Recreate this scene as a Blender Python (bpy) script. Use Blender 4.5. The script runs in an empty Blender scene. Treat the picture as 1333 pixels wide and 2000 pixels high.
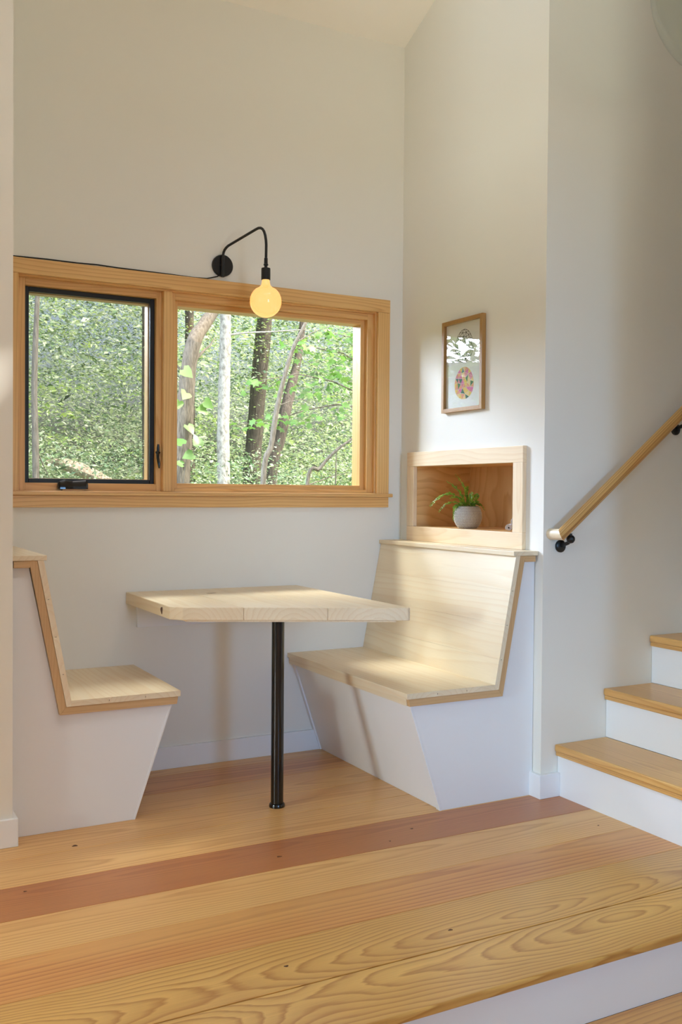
import bpy, bmesh, math, random
import numpy as np
from mathutils import Vector, Matrix
from mathutils.geometry import delaunay_2d_cdt

R = math.radians
scene = bpy.context.scene
COL = scene.collection
random.seed(7)

# ------------------------------------------------------------------ camera
CX, CY, CZ = -2.4288, -3.9189, 1.1540
YAW, PIT, ROL, FPX = R(28.2829), R(-1.0911), R(0.4314), 1908.16
r0 = Vector((math.cos(YAW), -math.sin(YAW), 0))
f0 = Vector((math.sin(YAW), math.cos(YAW), 0))
zz = Vector((0, 0, 1))
fw = f0 * math.cos(PIT) + zz * math.sin(PIT)
u1 = -f0 * math.sin(PIT) + zz * math.cos(PIT)
rt = r0 * math.cos(ROL) + u1 * math.sin(ROL)
up = -r0 * math.sin(ROL) + u1 * math.cos(ROL)
cam = bpy.data.cameras.new('camera')
cam.sensor_fit = 'VERTICAL'
cam.sensor_height = 24.0
cam.lens = FPX / 2000.0 * 24.0
cam.clip_start = 0.05
camo = bpy.data.objects.new('camera', cam)
camo.matrix_world = Matrix(((rt.x, up.x, -fw.x, CX), (rt.y, up.y, -fw.y, CY), (rt.z, up.z, -fw.z, CZ), (0, 0, 0, 1)))
COL.objects.link(camo)
scene.camera = camo

# ------------------------------------------------------------------ light and exposure
scene.view_settings.view_transform = 'Standard'
scene.view_settings.look = 'None'
scene.view_settings.gamma = 1.0
scene.view_settings.use_curve_mapping = False
scene.view_settings.exposure = 0.0
try:
    scene.cycles.use_denoising = True
    scene.cycles.max_bounces = 12
    scene.cycles.diffuse_bounces = 6
    scene.cycles.transparent_max_bounces = 24
    scene.cycles.caustics_reflective = False
    scene.cycles.caustics_refractive = False
    scene.cycles.sample_clamp_indirect = 6.0
except Exception:
    pass

world = bpy.data.worlds.new('sky')
scene.world = world
world.use_nodes = True
wn = world.node_tree
wn.nodes.clear()
sky = wn.nodes.new('ShaderNodeTexSky')
sky.sky_type = 'NISHITA'
sky.sun_disc = False
sky.sun_elevation = R(52)
sky.sun_rotation = R(120)
sky.air_density = 1.0
sky.dust_density = 8.0
bg = wn.nodes.new('ShaderNodeBackground')
bg.inputs['Strength'].default_value = 0.40
wo = wn.nodes.new('ShaderNodeOutputWorld')
wn.links.new(sky.outputs[0], bg.inputs[0])
wn.links.new(bg.outputs[0], wo.inputs[0])

def aim(o, target):
    d = Vector(target) - o.location
    o.rotation_euler = d.to_track_quat('-Z', 'Y').to_euler()

def area(name, loc, target, sx, sy, power, col=(1, 1, 1)):
    l = bpy.data.lights.new(name, 'AREA')
    l.shape = 'RECTANGLE'
    l.size, l.size_y = sx, sy
    l.energy = power
    l.color = col
    o = bpy.data.objects.new(name, l)
    o.location = loc
    COL.objects.link(o)
    aim(o, target)
    return o

sun = bpy.data.lights.new('sun', 'SUN')
sun.energy = 7.5
sun.angle = R(1.5)
sun.color = (1.0, 0.97, 0.91)
suno = bpy.data.objects.new('sun', sun)
COL.objects.link(suno)
suno.location = (8, -6, 12)
suno.rotation_euler = Vector((-0.62, 0.5, -0.95)).to_track_quat('-Z', 'Y').to_euler()

# daylight: bright open sky up and to the left outside the nook window, and daylight by the side and rear windows
area('sky_gap_low', (-3.75, 4.4, 3.62), (-0.1, -0.5, 1.35), 1.7, 2.2, 1180, (0.69, 0.78, 1.00))
area('sky_gap_high', (-1.9, 2.3, 5.6), (-0.8, -0.5, 0.7), 2.2, 1.2, 468, (1.00, 0.99, 0.92))
area('daylight_side_window', (-9.2, -9.0, 2.3), (-1.0, -0.6, 0.8), 1.6, 1.8, 224, (0.27, 0.61, 1.00))
area('daylight_rear_window', (-2.2, -16.0, 2.2), (-1.0, 0.0, 1.0), 2.2, 2.2, 680, (0.24, 0.55, 1.00))
area('daylight_low_window', (-8.6, -2.3, 0.85), (0.0, -0.7, 0.5), 0.7, 0.6, 75, (0.22, 0.50, 1.00))
area('added_roof_light', (-1.3, -2.6, 7.8), (-1.25, -2.45, 0.0), 1.6, 1.3, 90, (0.53, 1.00, 0.98))  # added lamp above the roof opening to brighten the floor
# added panel outside the rear windows, lighting the ceiling and upper walls
area('added_uplight_rear', (-2.0, -9.6, 0.0), (-1.2, 0.0, 3.4), 3.0, 1.2, 305, (0.96, 1.00, 0.85))
area('added_high_light', (-9.0, -2.9, 1.75), (0.0, -0.6, 2.7), 1.0, 0.8, 206, (0.87, 1.00, 0.97))  # added lamp with its own opening, lifts the upper side wall

# ------------------------------------------------------------------ materials
def s2l(c):
    return tuple(((v / 255.0) / 12.92 if v / 255.0 <= 0.04045 else ((v / 255.0 + 0.055) / 1.055) ** 2.4) for v in c)

class NT:
    def __init__(self, name):
        self.m = bpy.data.materials.new(name)
        self.m.use_nodes = True
        self.t = self.m.node_tree
        self.t.nodes.clear()
        self.out = self.n('ShaderNodeOutputMaterial')
        self.p = self.n('ShaderNodeBsdfPrincipled')
        self.l(self.p.outputs[0], self.out.inputs[0])
    def n(self, t, **k):
        x = self.t.nodes.new(t)
        for a, b in k.items():
            setattr(x, a, b)
        return x
    def l(self, a, b):
        self.t.links.new(a, b)
    def set(self, sock, v):
        if isinstance(v, bpy.types.NodeSocket):
            self.l(v, sock)
        else:
            sock.default_value = v
    def math(self, op, a, b=0.0, c=None):
        x = self.n('ShaderNodeMath', operation=op)
        self.set(x.inputs[0], a)
        self.set(x.inputs[1], b)
        if c is not None:
            self.set(x.inputs[2], c)
        return x.outputs[0]
    def comb(self, a, b, c):
        x = self.n('ShaderNodeCombineXYZ')
        for i, v in enumerate((a, b, c)):
            self.set(x.inputs[i], v)
        return x.outputs[0]
    def noise(self, vec, scale, detail=2.0, rough=0.5):
        x = self.n('ShaderNodeTexNoise')
        x.inputs['Scale'].default_value = scale
        x.inputs['Detail'].default_value = detail
        x.inputs['Roughness'].default_value = rough
        self.l(vec, x.inputs['Vector'])
        return x
    def mix(self, f, a, b, blend='MIX'):
        x = self.n('ShaderNodeMix', data_type='RGBA', blend_type=blend)
        self.set(x.inputs[0], f)
        self.set(x.inputs[6], a)
        self.set(x.inputs[7], b)
        return x.outputs[2]
    def ramp(self, fac, stops):
        x = self.n('ShaderNodeValToRGB')
        e = x.color_ramp.elements
        while len(e) < len(stops):
            e.new(0.5)
        for i, (p, c) in enumerate(stops):
            e[i].position = p
            e[i].color = c if len(c) == 4 else (*c, 1)
        self.l(fac, x.inputs[0])
        return x.outputs[0]

def rgba(c):
    return (*s2l(c), 1.0)

def plain(name, c, rough=0.5, metal=0.0, spec=0.5, bump=0.0, bscale=200):
    k = NT(name)
    k.p.inputs['Base Color'].default_value = rgba(c)
    k.p.inputs['Roughness'].default_value = rough
    k.p.inputs['Metallic'].default_value = metal
    k.p.inputs['Specular IOR Level'].default_value = spec
    if bump:
        tc = k.n('ShaderNodeTexCoord')
        nz = k.noise(tc.outputs['Object'], bscale, 2)
        b = k.n('ShaderNodeBump')
        b.inputs['Strength'].default_value = bump
        b.inputs['Distance'].default_value = 0.002
        k.l(nz.outputs[0], b.inputs['Height'])
        k.l(b.outputs[0], k.p.inputs['Normal'])
    return k.m

def wood(name, light, dark, axes='XYZ', spacing=0.011, warp=0.05, tilt=0.012, contrast=0.6, rough=0.4,
         fibre=0.16, depth=0.045, knots=0.0, knot_c=(70, 40, 22), tint=None, wl=1.3, nf=0.9):
    """plain-sawn board: growth rings around a wandering pith below the board; axes = along, across, thickness"""
    k = NT(name)
    tc = k.n('ShaderNodeTexCoord')
    sp = k.n('ShaderNodeSeparateXYZ')
    k.l(tc.outputs['Object'], sp.inputs[0])
    g = {'X': sp.outputs[0], 'Y': sp.outputs[1], 'Z': sp.outputs[2]}
    u, v, w = g[axes[0]], g[axes[1]], g[axes[2]]
    at = k.n('ShaderNodeAttribute', attribute_type='OBJECT', attribute_name='seed')
    seed = at.outputs['Fac']
    u = k.math('MULTIPLY_ADD', seed, 3.71, u)
    nv = k.comb(k.math('MULTIPLY', u, nf), k.math('MULTIPLY_ADD', v, 3.0, k.math('MULTIPLY', seed, 9.1)), k.math('MULTIPLY', w, 3.0))
    nz = k.noise(nv, 1.0, 1.5, 0.45)
    sc = k.n('ShaderNodeSeparateColor')
    k.l(nz.outputs['Color'], sc.inputs[0])
    a = k.math('MULTIPLY', k.math('SUBTRACT', sc.outputs[0], 0.5), warp * 2)
    b = k.math('MULTIPLY', k.math('SUBTRACT', sc.outputs[1], 0.5), warp * 2.4)
    off = k.math('MULTIPLY', k.math('SUBTRACT', k.math('FRACT', k.math('MULTIPLY', seed, 1.37)), 0.5), 0.16)
    v2 = k.math('ADD', k.math('ADD', v, a), off)
    w2 = k.math('ADD', k.math('ADD', w, b), k.math('MULTIPLY_ADD', k.math('SINE', k.math('MULTIPLY', u, wl)), tilt, depth))
    rr = k.math('SQRT', k.math('ADD', k.math('MULTIPLY', v2, v2), k.math('MULTIPLY', w2, w2)))
    fine = k.noise(k.comb(k.math('MULTIPLY', u, 3.0), k.math('MULTIPLY', v, 45.0), k.math('MULTIPLY', w, 45.0)), 1.0, 2)
    rg = k.math('ADD', k.math('DIVIDE', rr, spacing), k.math('MULTIPLY', fine.outputs[0], 0.7))
    fr = k.math('FRACT', rg)
    prof = k.ramp(fr, [(0.0, (0.1,) * 3), (0.55, (0.35,) * 3), (0.86, (1.0,) * 3), (1.0, (0.1,) * 3)])
    f = k.math('MULTIPLY', prof, contrast)
    col = k.mix(f, rgba(light), rgba(dark))
    # slow colour drift across and along the board
    dr = k.noise(k.comb(k.math('MULTIPLY', u, 0.9), k.math('MULTIPLY_ADD', v, 5.0, seed), k.math('MULTIPLY', w, 5.0)), 1.3, 2)
    drf = k.ramp(dr.outputs[0], [(0.35, (0, 0, 0)), (0.7, (1, 1, 1))])
    col = k.mix(k.math('MULTIPLY', drf, 0.35), col, rgba(tint or dark))
    fib = k.noise(k.comb(k.math('MULTIPLY', u, 9.0), k.math('MULTIPLY', v, 330.0), k.math('MULTIPLY', w, 330.0)), 1.0, 3, 0.6)
    ff = k.math('MULTIPLY_ADD', k.math('SUBTRACT', fib.outputs[0], 0.5), fibre * 2, 1.0)
    col = k.mix(1.0, col, k.comb(ff, ff, ff), 'MULTIPLY')
    if knots > 0:
        vo = k.n('ShaderNodeTexVoronoi', voronoi_dimensions='3D', feature='F1')
        vo.inputs['Scale'].default_value = 1.0
        k.l(k.comb(k.math('MULTIPLY', u, 2.6), k.math('MULTIPLY', v, 5.0), k.math('MULTIPLY', w, 0.5)), vo.inputs['Vector'])
        d = k.math('ADD', vo.outputs['Distance'], k.math('MULTIPLY', k.math('SUBTRACT', fine.outputs[0], 0.5), 0.04))
        rs = k.n('ShaderNodeSeparateColor')
        k.l(vo.outputs['Color'], rs.inputs[0])
        on = k.math('LESS_THAN', rs.outputs[0], knots)
        km = k.ramp(d, [(0.015, (1, 1, 1)), (0.055, (0.25,) * 3), (0.13, (0, 0, 0))])
        col = k.mix(k.math('MULTIPLY', km, k.math('MULTIPLY', on, 0.9)), col, rgba(knot_c))
    k.l(col, k.p.inputs['Base Color'])
    k.p.inputs['Roughness'].default_value = rough
    bp = k.n('ShaderNodeBump')
    bp.inputs['Strength'].default_value = 0.08
    bp.inputs['Distance'].default_value = 0.001
    k.l(fib.outputs[0], bp.inputs['Height'])
    k.l(bp.outputs[0], k.p.inputs['Normal'])
    return k.m

M = {}
M['wall'] = plain('wall_paint', (234, 232, 224), 0.75, spec=0.2, bump=0.05, bscale=120)
M['ceil'] = plain('ceiling_paint', (250, 247, 240), 0.8, spec=0.1)
M['trim'] = plain('white_trim_paint', (238, 240, 243), 0.45, spec=0.35)
M['panel'] = plain('white_panel_paint', (236, 238, 241), 0.5, spec=0.3)
M['black'] = plain('black_metal', (14, 14, 15), 0.38, spec=0.5)
M['blackgloss'] = plain('black_enamel', (8, 8, 9), 0.16, spec=0.6)
M['rubber'] = plain('black_cord', (12, 12, 12), 0.6)
M['earth'] = plain('woodland_floor', (96, 104, 70), 0.95)
M['soil'] = plain('soil', (48, 36, 26), 0.95)
M['paper'] = plain('paper', (244, 243, 240), 0.8, spec=0.1)
M['towel'] = plain('towel_cloth', (214, 216, 226), 0.95, spec=0.1, bump=0.4, bscale=900)
M['floor'] = wood('floor_fir', (230, 186, 120), (190, 128, 70), 'XYZ', 0.0125, 0.022, 0.012, 0.7, 0.30, 0.16, 0.055, 0.0, tint=(208, 148, 88), wl=2.2, nf=0.9)
M['floor_fig'] = wood('floor_fir_figured', (224, 178, 104), (172, 116, 56), 'XYZ', 0.0115, 0.040, 0.028, 0.85, 0.28, 0.14, 0.075, 0.0, wl=3.4, nf=2.2)
M['floor_red'] = wood('floor_fir_red', (190, 126, 74), (150, 86, 46), 'XYZ', 0.009, 0.022, 0.012, 0.65, 0.30, 0.20, 0.06, 0.0, tint=(170, 100, 58), wl=2.0, nf=0.9)
M['floor_orange'] = wood('floor_fir_orange', (216, 156, 92), (172, 102, 54), 'XYZ', 0.018, 0.026, 0.015, 0.8, 0.30, 0.18, 0.06, 0.0, tint=(226, 182, 112), wl=1.8, nf=0.9)
M['floor_x'] = M['floor']
M['tread'] = wood('tread_oak', (226, 180, 112), (190, 134, 72), 'YXZ', 0.010, 0.025, 0.012, 0.65, 0.3, 0.16, 0.05)
M['pine_y'] = wood('pine_along_y', (238, 224, 196), (222, 196, 156), 'YXZ', 0.018, 0.035, 0.012, 0.5, 0.42, 0.06, 0.06, 0.0)
M['pine_yz'] = wood('pine_back', (240, 227, 200), (228, 204, 168), 'YZX', 0.020, 0.035, 0.012, 0.5, 0.42, 0.05, 0.06, 0.0)
M['pine_x'] = wood('pine_along_x', (212, 178, 132), (190, 148, 100), 'XZY', 0.010, 0.04, 0.012, 0.5, 0.42, 0.10, 0.04)
M['pine_z'] = wood('pine_along_z', (212, 178, 132), (190, 148, 100), 'ZXY', 0.010, 0.04, 0.012, 0.5, 0.42, 0.10, 0.04)
M['win_x'] = wood('window_fir_x', (234, 192, 128), (200, 146, 84), 'XZY', 0.013, 0.035, 0.02, 0.75, 0.32, 0.08, 0.02, nf=1.4)
M['win_z'] = wood('window_fir_z', (234, 192, 128), (204, 152, 88), 'ZXY', 0.012, 0.03, 0.014, 0.65, 0.32, 0.08, 0.02, nf=1.2)
M['niche_y'] = wood('niche_pine_y', (240, 220, 188), (224, 190, 146), 'YZX', 0.02, 0.05, 0.02, 0.5, 0.42, 0.08, 0.03, nf=2.0)
M['niche_z'] = wood('niche_pine_z', (240, 220, 188), (224, 190, 146), 'ZYX', 0.02, 0.05, 0.02, 0.5, 0.42, 0.08, 0.03, nf=2.0)
M['ply_x'] = wood('plywood_x', (232, 192, 132), (198, 146, 88), 'XZY', 0.040, 0.12, 0.03, 0.6, 0.42, 0.08, 0.02, nf=3.0)
M['ply_z'] = wood('plywood_z', (232, 194, 136), (202, 150, 92), 'ZYX', 0.040, 0.12, 0.03, 0.6, 0.42, 0.08, 0.02, nf=3.0)
M['rail_x'] = wood('rail_oak', (222, 178, 110), (150, 98, 48), 'XZY', 0.009, 0.006, 0.002, 0.8, 0.3, 0.12, 0.03)
M['frame_w'] = wood('frame_oak', (176, 134, 76), (140, 96, 48), 'ZYX', 0.006, 0.03, 0.01, 0.5, 0.4, 0.14, 0.03)

def glass_mat(name, tint=(1, 1, 1), refl=0.04, rough=0.0):
    k = NT(name)
    tr = k.n('ShaderNodeBsdfTransparent')
    tr.inputs[0].default_value = (*tint, 1)
    gl = k.n('ShaderNodeBsdfGlossy')
    gl.inputs['Roughness'].default_value = rough
    lw = k.n('ShaderNodeLayerWeight')
    lw.inputs['Blend'].default_value = 0.5
    fc = k.math('MULTIPLY_ADD', k.math('POWER', lw.outputs['Facing'], 5.0), 0.9, refl)
    mx = k.n('ShaderNodeMixShader')
    k.l(fc, mx.inputs[0])
    k.l(tr.outputs[0], mx.inputs[1])
    k.l(gl.outputs[0], mx.inputs[2])
    k.l(mx.outputs[0], k.out.inputs[0])
    return k.m
M['glass'] = glass_mat('window_glass', (0.96, 0.98, 0.97))
M['globe'] = glass_mat('globe_glass', (0.955, 0.985, 0.965), 0.02)
M['picglass'] = glass_mat('picture_glass', (0.97, 0.98, 0.98))

def screen_mat():
    k = NT('insect_screen')
    tr = k.n('ShaderNodeBsdfTransparent')
    df = k.n('ShaderNodeBsdfDiffuse')
    df.inputs[0].default_value = (0.16, 0.16, 0.17, 1)
    mx = k.n('ShaderNodeMixShader')
    mx.inputs[0].default_value = 0.16
    k.l(tr.outputs[0], mx.inputs[1])
    k.l(df.outputs[0], mx.inputs[2])
    k.l(mx.outputs[0], k.out.inputs[0])
    return k.m
M['screen'] = screen_mat()

def bulb_mat():
    k = NT('glowing_bulb')
    lw = k.n('ShaderNodeLayerWeight')
    lw.inputs['Blend'].default_value = 0.35
    c = k.ramp(lw.outputs['Facing'], [(0.0, s2l((250, 200, 120))), (0.6, s2l((250, 190, 106))), (1.0, s2l((248, 142, 62)))])
    k.l(c, k.p.inputs['Emission Color'])
    k.p.inputs['Emission Strength'].default_value = 1.25
    k.p.inputs['Base Color'].default_value = (0.02, 0.02, 0.02, 1)
    k.p.inputs['Roughness'].default_value = 0.08
    return k.m
M['bulb'] = bulb_mat()

def pot_mat():
    k = plain('ceramic_pot', (150, 146, 138), 0.45, spec=0.5)
    return k
M['pot'] = pot_mat()
M['pot_dot'] = plain('pot_relief_dots', (222, 218, 208), 0.4, spec=0.5)  # paler than the pot, which puts the relief shading into the colour

def leaf_mat(name, cols, trans=0.35, rough=0.35):
    k = NT(name)
    ge = k.n('ShaderNodeNewGeometry')
    n = len(cols)
    c = k.ramp(ge.outputs['Random Per Island'], [(i / max(1, n - 1), s2l(x)) for i, x in enumerate(cols)])
    k.l(c, k.p.inputs['Base Color'])
    k.p.inputs['Roughness'].default_value = rough
    k.p.inputs['Specular IOR Level'].default_value = 0.6
    tl = k.n('ShaderNodeBsdfTranslucent')
    k.l(k.mix(1.0, c, (0.92, 1.0, 0.66, 1), 'MULTIPLY'), tl.inputs[0])
    mx = k.n('ShaderNodeMixShader')
    mx.inputs[0].default_value = trans
    k.l(k.p.outputs[0], mx.inputs[1])
    k.l(tl.outputs[0], mx.inputs[2])
    k.l(mx.outputs[0], k.out.inputs[0])
    return k.m
M['leaf_far'] = leaf_mat('leaves_far', [(120, 146, 104), (226, 236, 204), (150, 178, 136), (88, 112, 80), (244, 248, 230), (176, 200, 156)])  # near-white stops put leaf glints into the colour of these foliage sets
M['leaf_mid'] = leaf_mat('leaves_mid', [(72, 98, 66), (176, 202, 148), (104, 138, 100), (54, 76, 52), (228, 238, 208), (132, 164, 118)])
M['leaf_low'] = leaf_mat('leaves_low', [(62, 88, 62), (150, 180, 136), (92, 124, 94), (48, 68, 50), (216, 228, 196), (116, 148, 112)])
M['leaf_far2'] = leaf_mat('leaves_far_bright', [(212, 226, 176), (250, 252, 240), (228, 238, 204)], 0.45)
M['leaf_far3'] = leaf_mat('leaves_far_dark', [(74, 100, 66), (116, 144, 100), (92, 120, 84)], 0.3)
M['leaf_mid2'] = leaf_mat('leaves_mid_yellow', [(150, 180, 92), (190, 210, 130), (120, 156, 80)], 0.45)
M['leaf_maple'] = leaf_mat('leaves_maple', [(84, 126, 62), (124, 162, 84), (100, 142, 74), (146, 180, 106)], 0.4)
M['fern'] = leaf_mat('fern_leaves', [(98, 150, 44), (150, 186, 56), (84, 132, 54), (168, 196, 84)], 0.3)

def bark(name, a, b, sc=9.0, stretch=0.18):
    k = NT(name)
    tc = k.n('ShaderNodeTexCoord')
    sp = k.n('ShaderNodeSeparateXYZ')
    k.l(tc.outputs['Object'], sp.inputs[0])
    v = k.comb(sp.outputs[0], sp.outputs[1], k.math('MULTIPLY', sp.outputs[2], stretch))
    n1 = k.noise(v, sc * 6, 4, 0.65)
    col = k.ramp(n1.outputs[0], [(0.32, s2l(b)), (0.62, s2l(a))])
    k.l(col, k.p.inputs['Base Color'])
    k.p.inputs['Roughness'].default_value = 0.9
    bp = k.n('ShaderNodeBump')
    bp.inputs['Strength'].default_value = 0.7
    bp.inputs['Distance'].default_value = 0.02
    k.l(n1.outputs[0], bp.inputs['Height'])
    k.l(bp.outputs[0], k.p.inputs['Normal'])
    return k.m
M['bark_grey'] = bark('bark_grey', (122, 112, 100), (74, 66, 58))
M['bark_pale'] = bark('bark_pale', (196, 192, 184), (128, 122, 114), 5.0, 0.6)
M['bark_dark'] = bark('bark_dark', (104, 94, 84), (62, 54, 48))
M['twig'] = bark('twig_bark', (128, 120, 110), (84, 78, 70), 12)
M['log'] = bark('rotting_log', (206, 188, 168), (150, 128, 108), 6)
M['rock'] = M['log']

# ------------------------------------------------------------------ mesh helpers
class MB:
    def __init__(self):
        self.v, self.f = [], []
    def add(self, vs, fs):
        o = len(self.v)
        self.v += [tuple(p) for p in vs]
        self.f += [tuple(i + o for i in q) for q in fs]
        return self
    def hexa(self, p):
        return self.add(p, [(0, 3, 2, 1), (4, 5, 6, 7), (0, 1, 5, 4), (1, 2, 6, 5), (2, 3, 7, 6), (3, 0, 4, 7)])
    def box(self, x0, x1, y0, y1, z0, z1):
        return self.hexa([(x0, y0, z0), (x1, y0, z0), (x1, y1, z0), (x0, y1, z0), (x0, y0, z1), (x1, y0, z1), (x1, y1, z1), (x0, y1, z1)])
    def prism(self, a, b):
        """two matching rings of points"""
        n = len(a)
        return self.add(list(a) + list(b), [tuple(reversed(range(n))), tuple(range(n, 2 * n))] + [(i, (i + 1) % n, (i + 1) % n + n, i + n) for i in range(n)])
    def vprism(self, poly, z0, zt):
        zf = zt if callable(zt) else (lambda x, y: zt)
        return self.prism([(x, y, z0) for x, y in poly], [(x, y, zf(x, y)) for x, y in poly])
    def yprism(self, poly, y0, y1):
        return self.prism([(x, y1, z) for x, z in poly], [(x, y0, z) for x, z in poly])
    def tube(self, path, rad, seg=12, cap=True, sx=1.0, sy=1.0, side=None):
        path = [Vector(p) for p in path]
        n = len(path)
        rads = rad if isinstance(rad, (list, tuple)) else [rad] * n
        rings = []
        prev = None
        for i, p in enumerate(path):
            t = (path[min(i + 1, n - 1)] - path[max(i - 1, 0)]).normalized()
            if prev is None:
                ref = Vector(side) if side else (Vector((0, 0, 1)) if abs(t.z) < 0.9 else Vector((1, 0, 0)))
                a = (ref - t * ref.dot(t)).normalized()
            else:
                a = (prev - t * prev.dot(t)).normalized()
            prev = a
            b = t.cross(a)
            rings.append([p + a * math.cos(2 * math.pi * k / seg) * rads[i] * sx + b * math.sin(2 * math.pi * k / seg) * rads[i] * sy for k in range(seg)])
        vs = [q for r in rings for q in r]
        fs = []
        for i in range(n - 1):
            for k in range(seg):
                k2 = (k + 1) % seg
                fs.append((i * seg + k, i * seg + k2, (i + 1) * seg + k2, (i + 1) * seg + k))
        if cap:
            fs.append(tuple(reversed(range(seg))))
            fs.append(tuple((n - 1) * seg + k for k in range(seg)))
        return self.add(vs, fs)
    def lathe(self, prof, c, seg=32, axis='Z'):
        vs, fs = [], []
        for r, h in prof:
            for k in range(seg):
                a = 2 * math.pi * k / seg
                if axis == 'Z':
                    vs.append((c[0] + r * math.cos(a), c[1] + r * math.sin(a), c[2] + h))
                elif axis == 'Y':
                    vs.append((c[0] + r * math.cos(a), c[1] + h, c[2] + r * math.sin(a)))
                else:
                    vs.append((c[0] + h, c[1] + r * math.cos(a), c[2] + r * math.sin(a)))
        for i in range(len(prof) - 1):
            for k in range(seg):
                k2 = (k + 1) % seg
                fs.append((i * seg + k, i * seg + k2, (i + 1) * seg + k2, (i + 1) * seg + k))
        fs.append(tuple(reversed(range(seg))))
        fs.append(tuple((len(prof) - 1) * seg + k for k in range(seg)))
        return self.add(vs, fs)

def wloc(o):
    v = Vector((0, 0, 0))
    while o:
        v += o.location
        o = o.parent
    return v

SEED = [0]
def build(mb, name, mat, parent=None, bevel=0.0, bseg=2, smooth=False, seed=None, kind=None, base=None):
    """one mesh object; vertices are given in world coordinates and stored relative to the parent or the base point"""
    ref = wloc(parent) if parent else Vector(base or (0, 0, 0))
    if parent:
        lo = [min(p[i] for p in mb.v) for i in range(3)]
        hi = [max(p[i] for p in mb.v) for i in range(3)]
        org = Vector([(a + b) / 2 for a, b in zip(lo, hi)])
    else:
        org = ref
    me = bpy.data.meshes.new(name)
    me.from_pydata([tuple(Vector(p) - org) for p in mb.v], [], mb.f)
    bm = bmesh.new()
    bm.from_mesh(me)
    bmesh.ops.recalc_face_normals(bm, faces=bm.faces)
    if bevel > 0:
        es = [e for e in bm.edges if len(e.link_faces) == 2 and e.calc_face_angle(0) > R(25)]
        bmesh.ops.bevel(bm, geom=es, offset=bevel, segments=bseg, affect='EDGES', profile=0.5, clamp_overlap=True)
    if smooth:
        for f in bm.faces:
            f.smooth = True
        for e in bm.edges:
            if len(e.link_faces) == 2 and e.calc_face_angle(0) > R(40):
                e.smooth = False
    bm.to_mesh(me)
    bm.free()
    for m in (mat if isinstance(mat, (list, tuple)) else [mat]):
        me.materials.append(m)
    o = bpy.data.objects.new(name, me)
    COL.objects.link(o)
    o.location = org - ref if parent else ref
    if parent:
        o.parent = parent
    SEED[0] += 1
    o['seed'] = float(seed if seed is not None else (SEED[0] * 0.6180339) % 7.0)
    if kind:
        o['kind'] = kind
    return o

def empty(name, loc, label=None, cat=None, group=None, kind=None):
    o = bpy.data.objects.new(name, None)
    o.empty_display_size = 0.1
    o.location = loc
    COL.objects.link(o)
    return tag(o, label, cat, group, kind)

def tag(o, label=None, cat=None, group=None, kind=None):
    if label: o['label'] = label
    if cat: o['category'] = cat
    if group: o['group'] = group
    if kind: o['kind'] = kind
    return o

def wp(u, v, Y):
    """world point on the plane y = Y seen at photo pixel (u, v)"""
    d = fw + rt * ((u - 666.5) / FPX) - up * ((v - 1000) / FPX)
    t = (Y - CY) / d.y
    return Vector((CX, CY, CZ)) + d * t

# ------------------------------------------------------------------ the room
W = 1.8677          # nook width
YE = 1.0254         # front of the stair wall
YL = 0.6365         # front of the wall left of the nook
ZLOW = -0.1755
SL = 0.45
RX0, RX1, RY0, RY1 = -4.0, 3.0, -6.6, 0.15
def ceil_z(x, y):
    y = min(0.0, y) if y > 0 else y
    return 3.235 + SL * min(-y, 6.6 + y) if -6.6 <= y <= 0 else 3.235
def top(x, y):
    return ceil_z(x, y) + 0.05

# window wall with its opening
WX0, WX1, WZ0, WZ1 = -1.80, -0.1354, 1.138, 1.997
mb = MB()
mb.box(-W - 0.1, WX0, 0, 0.15, ZLOW, 3.28).box(WX1, 0.1, 0, 0.15, ZLOW, 3.28)
mb.box(WX0, WX1, 0, 0.15, ZLOW, WZ0).box(WX0, WX1, 0, 0.15, WZ1, 3.28)
tag(build(mb, 'wall_back', M['wall']), 'pale wall holding the wide wooden window above the dinette', kind='structure')

# right nook wall with the niche opening
NY0, NY1, NZ0, NZ1 = -0.139, -0.861, 1.006, 1.280
mb = MB()
mb.vprism([(0, 0), (0.1, 0), (0.1, NY0 + .013), (0, NY0 + .013)], ZLOW, top)
mb.vprism([(0, NY0 + .013), (0.1, NY0 + .013), (0.1, NY1 - .013), (0, NY1 - .013)], ZLOW, NZ0 - .013)
mb.vprism([(0, NY0 + .013), (0.1, NY0 + .013), (0.1, NY1 - .013), (0, NY1 - .013)], NZ1 + .013, top)
mb.vprism([(0, NY1 - .013), (0.1, NY1 - .013), (0.1, -YE + 0.1), (0, -YE)], ZLOW, top)
tag(build(mb, 'wall_right', M['wall']), 'pale side wall of the nook with picture and niche', kind='structure')

mb = MB().vprism([(0, -YE), (RX1, -YE), (RX1, -YE + 0.1), (0.1, -YE + 0.1)], ZLOW, top)
tag(build(mb, 'wall_stair', M['wall']), 'pale wall behind the handrail and stairs', kind='structure')
mb = MB()
mb.vprism([(-W, -YL), (-W, 0), (-W - 0.1, 0), (-W - 0.1, -YL + 0.1)], ZLOW, top)
tag(build(mb, 'wall_nook_side', M['wall']), 'hidden side wall behind the short bench', kind='structure')
mb = MB().vprism([(RX0, -YL), (-W, -YL), (-W - 0.1, -YL + 0.1), (RX0, -YL + 0.1)], ZLOW, top)
tag(build(mb, 'wall_front_left', M['wall']), 'pale wall end at the left edge', kind='structure')

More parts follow.
